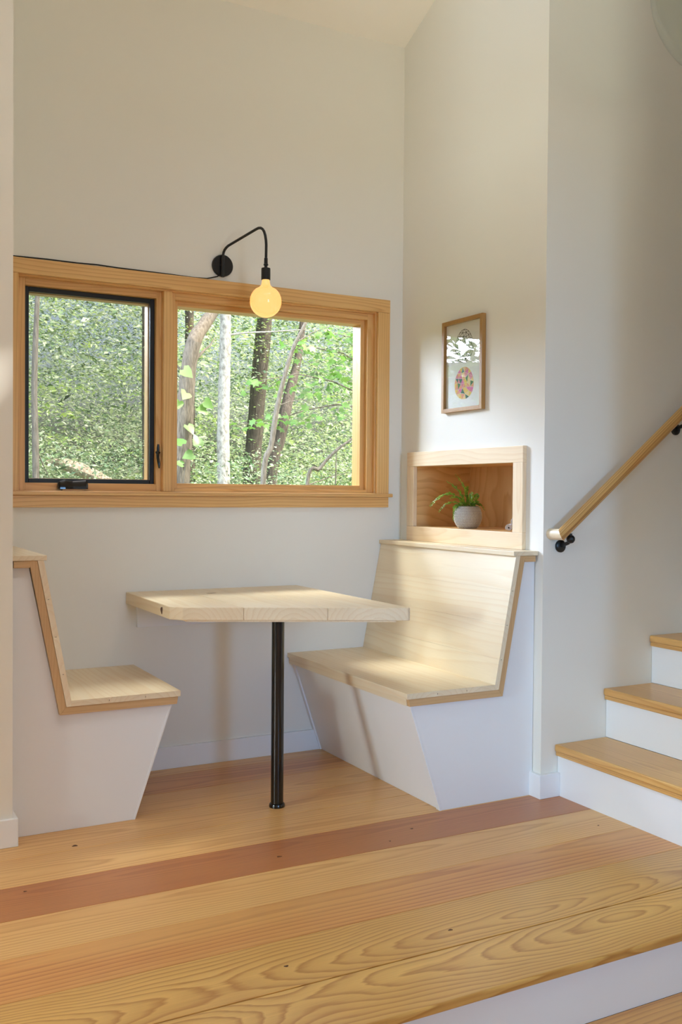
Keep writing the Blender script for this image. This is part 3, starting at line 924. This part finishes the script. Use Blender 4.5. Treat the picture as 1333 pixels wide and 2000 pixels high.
roll((0.062, -0.742, NZ0 + 0.0150), 0.0150, 0.070, 'towel_roll')
roll((0.090, -0.752, NZ0 + 0.0390), 0.0210, 0.070, 'towel_roll')

# ------------------------------------------------------------------ picture
pic = empty('framed_picture', (0.0, -0.506, 1.506), 'narrow wood framed print of two faceted egg shapes on the side wall', 'picture')
PA, PB, PZ0, PZ1 = -0.360, -0.653, 1.506, 1.899
fwid = 0.017
dpt = -0.021
build(MB().box(dpt, -.001, PB, PB + fwid, PZ0, PZ1), 'frame_stile', M['frame_w'], pic, 0.001)
build(MB().box(dpt, -.001, PA - fwid, PA, PZ0, PZ1), 'frame_stile', M['frame_w'], pic, 0.001)
build(MB().box(dpt, -.001, PB + fwid, PA - fwid, PZ0, PZ0 + fwid), 'frame_rail', M['frame_w'], pic, 0.001)
build(MB().box(dpt, -.001, PB + fwid, PA - fwid, PZ1 - fwid, PZ1), 'frame_rail', M['frame_w'], pic, 0.001)
build(MB().box(-0.007, -.002, PB + fwid - .003, PA - fwid + .003, PZ0 + fwid - .003, PZ1 - fwid + .003), 'paper', M['paper'], pic)
build(MB().box(-0.0125, -0.0105, PB + fwid - .002, PA - fwid + .002, PZ0 + fwid - .002, PZ1 - fwid + .002), 'glass', M['picglass'], pic)
ecol = [plain('print_pink', (226, 130, 150), .8), plain('print_yellow', (240, 200, 96), .8), plain('print_coral', (238, 160, 130), .8),
        plain('print_green', (74, 112, 92), .8), plain('print_magenta', (230, 120, 176), .8), plain('print_pale', (246, 212, 150), .8)]
M['ink'] = plain('print_ink', (52, 52, 50), .8)
def egg_points(rw, rh, seed, levels):
    g = random.Random(seed)
    pts = [(0.0, 0.0)]
    nb = 0
    for li, (f, n) in enumerate(levels):
        for j in range(n):
            a = 2 * math.pi * (j + 0.5 * (li % 2)) / n + (g.uniform(-.12, .12) if f < 1 else 0)
            k = 1 - 0.10 * math.sin(a)
            pts.append((rw * f * math.cos(a) * k, rh * f * math.sin(a)))
    return pts
def tri(pts):
    r = delaunay_2d_cdt([Vector(p) for p in pts], [], [], 0, 1e-5)
    return [tuple(v) for v in r[0]], [tuple(e) for e in r[1]], [tuple(f) for f in r[2]]
# coloured egg
V_, E_, F_ = tri(egg_points(0.070, 0.0695, 5, [(.33, 6), (.68, 11), (1.0, 18)]))
EY, EZ = -0.5105, 1.6255
mb = MB()
idx = []
g = random.Random(3)
for f in F_:
    c = (sum(V_[i][0] for i in f) / len(f), sum(V_[i][1] for i in f) / len(f))
    q = [(-0.0074, EY - (c[0] + (V_[i][0] - c[0]) * .93), EZ + c[1] + (V_[i][1] - c[1]) * .93) for i in f]
    mb.add(q, [tuple(range(len(q)))])
    idx.append(g.choices(range(6), [3, 4, 3, 2.0, 2.4, 2])[0])
eg = build(mb, 'coloured_egg_print', ecol, pic)
for p_, i_ in zip(eg.data.polygons, idx):
    p_.material_index = i_
# line-drawn egg
V_, E_, F_ = tri(egg_points(0.064, 0.0700, 9, [(.30, 5), (.58, 9), (.82, 14), (1.0, 22)]))
EZ2 = 1.783
mb = MB()
for a, b in E_:
    A, B = Vector(V_[a]), Vector(V_[b])
    d = (B - A).normalized() * 0.0010
    n_ = Vector((-d.y, d.x))
    q = [A + n_, B + n_, B - n_, A - n_]
    mb.add([(-0.0074, EY + .002 - p.x, EZ2 + p.y) for p in q], [(0, 1, 2, 3)])
build(mb, 'line_egg_print', M['ink'], pic)

# ------------------------------------------------------------------ stairs
st = empty('staircase', (1.0, -1.55, 0.0), 'stairs with oak treads and white risers climbing beside the nook wall', 'stairs')
zs = [0.1987, 0.3930, 0.5873, 0.7816, 0.9759, 1.1702, 1.3645]
for i, z in enumerate(zs):
    rx = 0.0822 + 0.2447 * i
    zl = zs[i - 1] if i else 0.0
    build(MB().box(rx, rx + 0.018, -2.10, -YE - .0012, zl, z - 0.028), 'riser', M['panel'], st)
    build(MB().box(rx - 0.0165, rx + 0.2447 + .001, -2.10, -YE - .0012, z - 0.0275, z), 'tread', M['tread'], st, 0.006, 3, seed=(.5 + 1.31 * i) % 7)
    build(MB().box(rx - 0.0105, rx + 0.0, -2.10, -YE - .0012, z - 0.0445, z - 0.028), 'nosing_trim', M['tread'], st, 0.003, 2)

pts = [(0.101, 0.0)]
for i, z in enumerate(zs):
    rx = 0.0822 + 0.2447 * i
    pts += [(rx + .019, z - .0285), (rx + .2447 + .018, z - .0285)] if i < len(zs) - 1 else [(rx + .019, z - .0285), (rx + .24, z - .0285)]
pts += [(pts[-1][0], 0.0)]
build(MB().yprism(pts, -2.099, -2.085), 'side_panel', M['panel'], st)

# ------------------------------------------------------------------ handrail
hr = empty('handrail', (0.35, -YE, 1.2), 'round oak handrail on black brackets rising along the stair wall', 'handrail')
RYC = -1.088
hd = Vector((0.790, 0, 0.613)).normalized()
a0 = Vector((0.034, RYC, 1.006))
b0 = a0 + hd * 2.6
rad = 0.0215
n_up = Vector((-hd.z, 0, hd.x))
def oval(c, a1, a2, r1, r2, seg=20):
    return [c + a1 * r1 * math.cos(2 * math.pi * k / seg) + a2 * r2 * math.sin(2 * math.pi * k / seg) for k in range(seg)]
# mitred corner between the sloping rail and the return to the wall
seg = 20
yv = Vector((0, 1, 0))
ang = math.atan2(hd.z, hd.x)
LR = 2.6
ring0 = [(0.0205 * math.sin(2 * math.pi * k / seg), rad * math.cos(2 * math.pi * k / seg)) for k in range(seg)]
def rail_mesh():
    mb = MB().prism([(y_, y_, z_) for y_, z_ in ring0], [(LR, y_, z_) for y_, z_ in ring0])   # the near end is cut on the 45 degree mitre
    o = build(mb, 'rail', M['rail_x'], None, smooth=True, seed=0.37)
    o.parent = hr
    o.location = a0 - hr.location
    o.rotation_euler = (0, -ang, 0)
    return o
rail_mesh()
mitre = [a0 + hd * y_ + yv * y_ + n_up * z_ for y_, z_ in ring0]
endp = []
for p in mitre:
    q = Vector(p)
    q.y = -YE - 0.0006
    endp.append(tuple(q))
build(MB().prism([tuple(p) for p in mitre], endp), 'rail_return', M['pine_y'], hr, smooth=True)
for t in (0.045, 0.81, 1.62):
    c = a0 + hd * t
    mb = MB()
    mb.lathe([(0.024, 0.0), (0.024, -0.006), (0.019, -0.010)], (c.x + .012, -YE - .0005, c.z - 0.075), 24, 'Y')
    build_path = [(c.x + .012, -YE - .006, c.z - 0.070), (c.x + .011, -1.050, c.z - 0.068), (c.x + .010, -1.075, c.z - 0.060), (c.x + .008, RYC, c.z - 0.042), (c.x + .008, RYC, c.z - 0.024)]
    mb.tube(build_path, 0.0075, 12)
    mb.lathe([(0.001, -0.017), (0.010, -0.014), (0.0155, -0.006), (0.0165, 0.0), (0.0155, 0.006), (0.010, 0.013), (0.001, 0.016)], (c.x + .010, RYC, c.z - 0.045), 20)
    build(mb, 'bracket', M['black'], hr, smooth=True)

# ------------------------------------------------------------------ glass globe pendant
d = fw + rt * ((1477 - 666.5) / FPX) - up * ((-47 - 1000) / FPX)
lc = Vector((CX, CY, CZ)) + d * 2.9
lan = empty('globe_pendant', lc, 'large clear glass globe pendant at the upper right corner near the stairs', 'pendant lamp')
prof = [(0.30 * math.cos(R(a)), 0.30 * math.sin(R(a))) for a in range(-84, 85, 4)]
build(MB().lathe(prof, lc, 64), 'glass_globe', M['globe'], lan, smooth=True)
build(MB().tube([(lc.x, lc.y, lc.z + .28), (lc.x, lc.y, ceil_z(0, lc.y) - .01)], 0.004, 8), 'pendant_cord', M['rubber'], lan)
build(MB().lathe([(0.05, -0.03), (0.05, 0.0)], (lc.x, lc.y, ceil_z(0, lc.y) - .006), 20), 'ceiling_rose', M['black'], lan)

# ------------------------------------------------------------------ outdoors
rs = np.random.RandomState(5)
def ground_z(x, y):
    d_ = np.maximum(0, y - 2.0)
    return -0.45 + 0.055 * d_ + 0.0008 * d_ * d_ + 0.25 * np.maximum(0, 2.2 - x) * np.clip((y - 6) / 8, 0, 1) * 0.55
nx_, ny_ = 40, 40
gx = np.linspace(-14, 26, nx_)
gy = np.linspace(0.2, 34, ny_)
mb = MB()
vs = [(float(a), float(b), float(ground_z(a, b)) + rs.uniform(-.04, .04)) for b in gy for a in gx]
fs = [(j * nx_ + i, j * nx_ + i + 1, (j + 1) * nx_ + i + 1, (j + 1) * nx_ + i) for j in range(ny_ - 1) for i in range(nx_ - 1)]
mb.add(vs, fs)
go = build(mb, 'woodland_ground', M['earth'], smooth=True)
tag(go, 'brown woodland floor sloping up outside the window', 'ground', kind='structure')

def leaf_mesh(name, pos, nrm, size, mat, parent=None, shape='leaf', label=None, kind='stuff', index=None):
    """pos (n,3), nrm (n,3), size (n,): every leaf is a small folded blade"""
    n = len(pos)
    ref = np.array(wloc(parent)) if parent else np.zeros(3)
    pos = pos - ref
    nrm = nrm / np.linalg.norm(nrm, axis=1, keepdims=True)
    rv = rs.normal(size=(n, 3))
    t = np.cross(nrm, rv); t /= np.linalg.norm(t, axis=1, keepdims=True)
    b = np.cross(nrm, t)
    if shape == 'leaf':
        out = np.array([(-.5, 0, .0), (0, .24, .06), (.5, 0, -.05), (0, -.24, .06)])
        polys = [(0, 1, 2), (0, 2, 3)]
    elif shape == 'heart':
        out = np.array([(-.34, 0, 0), (-.5, .22, .03), (-.30, .44, .05), (.05, .34, .04), (.5, 0, -.10), (.05, -.34, .04), (-.30, -.44, .05), (-.5, -.22, .03)])
        polys = [(0, 1, 2, 3), (0, 3, 4), (0, 4, 5), (0, 5, 6, 7)]
    else:
        out = np.array([(-.5, 0, 0), (-.25, .18, .02), (-.30, .46, 0), (0.02, .24, .05), (.16, .38, .02), (.20, .15, .04), (.5, 0, -.08), (.20, -.15, .04), (.16, -.38, .02), (0.02, -.24, .05), (-.30, -.46, 0), (-.25, -.18, .02)])
        polys = [(0, 1, 11), (1, 2, 3), (1, 3, 9, 11), (9, 10, 11), (3, 4, 5), (3, 5, 7, 9), (7, 8, 9), (5, 6, 7)]
    k = len(out)
    V = pos[:, None, :] + size[:, None, None] * (out[None, :, 0:1] * t[:, None, :] + out[None, :, 1:2] * b[:, None, :] + out[None, :, 2:3] * nrm[:, None, :])
    V = V.reshape(-1, 3).astype(np.float32)
    loops, starts, tot = [], [], []
    c = 0
    for p in polys:
        starts.append(c); tot.append(len(p)); c += len(p); loops += p
    loops = np.array(loops); starts = np.array(starts); tot = np.array(tot)
    LI = (np.arange(n)[:, None] * k + loops[None, :]).ravel().astype(np.int32)
    ST = (np.arange(n)[:, None] * c + starts[None, :]).ravel().astype(np.int32)
    me = bpy.data.meshes.new(name)
    me.vertices.add(len(V)); me.vertices.foreach_set('co', V.ravel())
    me.loops.add(len(LI)); me.loops.foreach_set('vertex_index', LI)
    me.polygons.add(len(ST)); me.polygons.foreach_set('loop_start', ST)
    me.update(calc_edges=True)
    for m_ in (mat if isinstance(mat, (list, tuple)) else [mat]):
        me.materials.append(m_)
    if index is not None:
        me.polygons.foreach_set('material_index', np.repeat(index, len(polys)).astype(np.int32))
    o = bpy.data.objects.new(name, me)
    COL.objects.link(o)
    if parent: o.parent = parent
    if kind: o['kind'] = kind
    if label: o['label'] = label
    return o

def sprays(centres, per, spread, flat, size, tiltn=0.38):
    """leaves clustered in flat sprays around centres"""
    n = len(centres) * per
    c = np.repeat(centres, per, axis=0)
    off = rs.normal(size=(n, 3)) * np.array([spread, spread, spread * flat])
    pos = c + off
    pos[:, 2] -= 0.35 * (off[:, 0] ** 2 + off[:, 1] ** 2)
    nr = rs.normal(size=(n, 3)) * tiltn + np.array([0, -0.25, 1.0])
    sz = size * np.exp(rs.normal(size=n) * .3) * np.repeat(np.exp(rs.normal(size=len(centres)) * .25), per)
    return pos, nr, sz

def view_points(n, y0, y1, u0, u1, v0, v1):
    """random points in a box of woodland beyond the window, at depth y0..y1"""
    ys = y0 + (y1 - y0) * rs.uniform(size=n) ** 0.8
    us = rs.uniform(u0, u1, n); vv = rs.uniform(v0, v1, n)
    return np.array([wp(a, b, y_) for a, b, y_ in zip(us, vv, ys)])

def foliage(name, label, cat, cen, per, spread, flat, size, mat):
    pos, nr, sz = sprays(cen, per, spread, flat, size)
    idx = None
    if isinstance(mat, list):
        idx = np.repeat(rs.choice(len(mat), len(cen)), per)
    o = leaf_mesh(name, pos, nr, sz, mat, label=label, index=idx)
    o['category'] = cat
    return o
# a wide belt of woodland, wider than the window shows
def belt(n, y0, y1, zlo, zhi, margin=0.25):
    ys = y0 + (y1 - y0) * rs.uniform(size=n)
    k = (ys - CY)
    x0 = CX + k * (math.tan(R(10.4)) - margin); x1 = CX + k * (math.tan(R(29)) + margin)
    xs = x0 + (x1 - x0) * rs.uniform(size=n)
    zs_ = CZ + (zlo + (zhi - zlo) * rs.uniform(size=n)) * k
    g = ground_z(xs, ys)
    return np.stack([xs, ys, np.maximum(zs_, g + 0.1)], 1)
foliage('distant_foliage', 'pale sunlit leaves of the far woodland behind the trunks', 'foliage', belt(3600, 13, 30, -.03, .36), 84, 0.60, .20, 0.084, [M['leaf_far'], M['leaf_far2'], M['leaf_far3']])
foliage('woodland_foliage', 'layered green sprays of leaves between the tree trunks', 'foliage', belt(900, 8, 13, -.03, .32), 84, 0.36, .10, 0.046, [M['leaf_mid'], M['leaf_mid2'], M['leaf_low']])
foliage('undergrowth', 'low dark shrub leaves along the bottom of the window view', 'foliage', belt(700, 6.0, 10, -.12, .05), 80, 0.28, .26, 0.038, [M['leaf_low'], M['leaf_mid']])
# loose boughs up to the left of the house, added to break up the low sky panel's reflection
bo = []
for j in range(150):
    if j < 60:
        bo.append((-2.75 + rs.normal() * .36, 3.1 + rs.uniform(-.3, .3), 2.40 + rs.normal() * .36))
    else:
        bo.append((-4.6 + 2.9 * rs.uniform(), 2.8 + rs.uniform() * .8, 1.0 + 2.2 * rs.uniform()))
foliage('side_foliage', 'leafy boughs added left of the house to break up the sky light', 'foliage', np.array(bo), 20, 0.20, .35, 0.085, M['leaf_maple'])

def trunk(name, label, pts, rad, mat, Y, branches=(), leaves=None):
    P_ = [wp(u, v, Y + dy) for (u, v, dy) in pts]
    base = P_[0].copy()
    gz = float(ground_z(base.x, base.y))
    P_ = [Vector((base.x + (base.x - P_[1].x) * .3, base.y, gz - .05))] + P_
    rads = [rad[0] * 1.15] + list(rad)
    t = empty(name, (P_[0].x, P_[0].y, gz), label, 'tree')
    # resample smoothly
    pp, rr = [], []
    for i in range(len(P_) - 1):
        p0 = P_[max(i - 1, 0)]; p1 = P_[i]; p2 = P_[i + 1]; p3 = P_[min(i + 2, len(P_) - 1)]
        for j in range(6):
            s = j / 6
            q = 0.5 * ((2 * p1) + (p2 - p0) * s + (2 * p0 - 5 * p1 + 4 * p2 - p3) * s * s + (3 * p1 - p0 - 3 * p2 + p3) * s ** 3)
            pp.append(q); rr.append((rads[i] * (1 - s) + rads[i + 1] * s) * random.uniform(.95, 1.06))
    pp.append(P_[-1]); rr.append(rads[-1])
    build(MB().tube(pp, rr, 14), 'trunk', mat, t, smooth=True)
    for br, r_ in branches:
        q = [wp(u, v, Y + dy) for (u, v, dy) in br]
        n = len(q)
        build(MB().tube(q, [r_ * (1 - .7 * i / (n - 1)) for i in range(n)], 7), 'branch', mat, t, smooth=True)
    return t
T1 = trunk('crooked_tree', 'crooked grey-brown tree trunk bending to the right beside the mullion', [(352, 950, 0), (357, 880, 0), (362, 800, 0), (368, 725, 0), (380, 665, 0), (402, 630, 0.1), (425, 590, .2), (450, 500, .3)],
      [.095, .085, .08, .075, .072, .062, .055, .04], M['bark_grey'], 5.0, [([(384, 700, 0), (398, 685, .1), (410, 675, .2), (420, 660, .4)], .016), ([(372, 740, 0), (355, 725, .1), (335, 700, .2), (320, 690, .3)], .014)])
trunk('pale_tree', 'straight pale-barked tree trunk standing next to the crooked one', [(437, 940, 0), (436, 850, 0), (438, 760, 0), (440, 680, 0), (441, 600, 0), (443, 480, 0)], [.075, .070, .066, .064, .060, .05], M['bark_pale'], 6.6,
      [([(442, 655, 0), (480, 650, -.1), (530, 648, -.2), (575, 645, -.2), (600, 643, -.1)], .013)])
trunk('dark_tree', 'dark rough tree trunk behind the lamp bulb', [(492, 930, 0), (497, 860, 0), (503, 780, 0), (510, 700, 0), (517, 620, 0), (522, 480, 0)], [.13, .12, .12, .12, .11, .1], M['bark_dark'], 9.5)
trunk('leaning_tree', 'short reddish trunk leaning right beyond the thin sapling', [(530, 930, 0), (545, 860, 0), (556, 810, 0), (568, 760, .2), (584, 690, .5), (600, 560, 1)], [.085, .085, .08, .07, .05, .04], M['bark_dark'], 7.8)
trunk('thin_sapling', 'thin grey sapling leaning right across the fixed pane', [(514, 945, 0), (530, 870, 0), (541, 800, 0), (556, 735, 0), (573, 680, 0), (590, 645, 0), (612, 600, .1), (640, 520, .2)], [.024, .023, .021, .019, .017, .014, .012, .009], M['twig'], 3.6,
      [([(544, 792, 0), (565, 785, 0), (590, 780, .05), (615, 792, .1)], .006), ([(570, 690, 0), (590, 650, -.1), (600, 615, -.1)], .006), ([(556, 735, 0), (540, 745, .1), (522, 760, .2)], .005), ([(580, 668, 0), (610, 650, .1), (650, 635, .2)], .006)])
trunk('slim_tree', 'slim brown trunk at the top left of the fixed pane', [(372, 800, 0), (371, 700, 0), (370, 600, 0), (370, 480, 0)], [.07, .07, .065, .06], M['bark_dark'], 10.5)
trunk('grey_stem', 'thin pale stem at the far left of the casement view', [(70, 950, 0), (69, 860, 0), (67, 760, 0), (70, 650, 0), (76, 520, 0)], [.035, .035, .03, .028, .02], M['twig'], 6.2,
      [([(72, 880, 0), (85, 910, .1), (100, 940, .2)], .009)])
trunk('edge_tree', 'pale trunk seen along the right edge of the casement pane', [(286, 950, 0), (285, 850, 0), (284, 740, 0), (284, 640, 0), (284, 500, 0)], [.05, .048, .045, .042, .04], M['bark_grey'], 8.5)
trunk('bare_shrub', 'bare arching twigs in the lower right of the fixed pane', [(600, 950, 0), (625, 915, 0), (648, 888, 0), (672, 868, 0), (700, 850, 0)], [.018, .017, .015, .012, .01], M['twig'], 4.4,
      [([(600, 948, 0), (650, 930, .1), (690, 922, .2)], .006), ([(656, 945, 0), (657, 900, 0), (658, 870, .1)], .008)])

# fallen log on the slope behind the casement
lg = MB().tube([wp(92, 903, 8.6), wp(122, 905, 8.5), wp(158, 918, 8.4), wp(190, 931, 8.3), wp(218, 941, 8.2)], [.05, .12, .15, .12, .06], 12, sx=.6)
lgo = build(lg, 'fallen_log', M['log'], smooth=True)
tag(lgo, 'pinkish rotting log on the slope at the bottom of the casement view', 'log')

# bigger bright leaves of the young maple near the glass
mp = empty('young_maple', wp(640, 950, 4.2) * 1.0, 'young maple with large bright green leaves in front of the fixed pane trees', 'tree')
mp.location.z = float(ground_z(mp.location.x, mp.location.y))
def twig(pts, Y, r_=.005):
    build(MB().tube([wp(u, v, Y + dy) for (u, v, dy) in pts], [r_ * (1 - .6 * i / (len(pts) - 1)) for i in range(len(pts))], 6), 'branch', M['twig'], mp, smooth=True)
twig([(760, 1010, 0), (735, 860, 0), (722, 760, 0), (715, 640, 0)], 4.2, .016)
twig([(728, 780, 0), (650, 745, -.1), (580, 730, -.2), (500, 745, -.3)], 4.2, .008)
twig([(722, 720, 0), (670, 690, 0), (620, 680, 0), (560, 672, 0)], 4.2, .007)
twig([(728, 800, 0), (660, 790, .1), (600, 800, .1), (540, 820, .1), (470, 830, 0)], 4.2, .008)
twig([(718, 680, 0), (690, 660, 0), (650, 650, 0)], 4.2, .006)
pc = []
for (a, b, c, e, n) in ((720, 780, 500, 745, 80), (715, 720, 560, 672, 80), (728, 800, 470, 830, 80), (715, 680, 640, 645, 60), (700, 760, 620, 730, 60)):
    for j in range(n):
        t = rs.uniform()
        q = wp(a + (c - a) * t + rs.normal() * 14, b + (e - b) * t + rs.normal() * 11, 4.2 + rs.normal() * .22)
        pc.append(q)
pc = np.array(pc)
leaf_mesh('leaves', pc, rs.normal(size=(len(pc), 3)) * .45 + np.array([0, -.35, 1]), rs.uniform(.055, .11, len(pc)), M['leaf_maple'], mp, 'maple')
# a vine with a few broad leaves climbing the crooked trunk
vn = empty('climbing_vine', (T1.location.x, T1.location.y - .1, T1.location.z), 'vine with a few broad green leaves on the crooked trunk', 'vine')
build(MB().tube([wp(358, 945, 4.86), wp(366, 880, 4.86), wp(352, 820, 4.86), wp(362, 770, 4.86), wp(352, 720, 4.86)], .004, 6), 'stem', M['twig'], vn, smooth=True)
vp = np.array([wp(u, v, 4.8) for u, v in [(368, 890), (352, 862), (362, 772), (350, 790), (372, 838), (350, 905), (366, 728), (395, 800), (408, 790), (385, 860)]])
leaf_mesh('leaves', vp, rs.normal(size=(len(vp), 3)) * .3 + np.array([0, -1.0, .6]), rs.uniform(.09, .15, len(vp)), M['leaf_maple'], vn, 'heart')
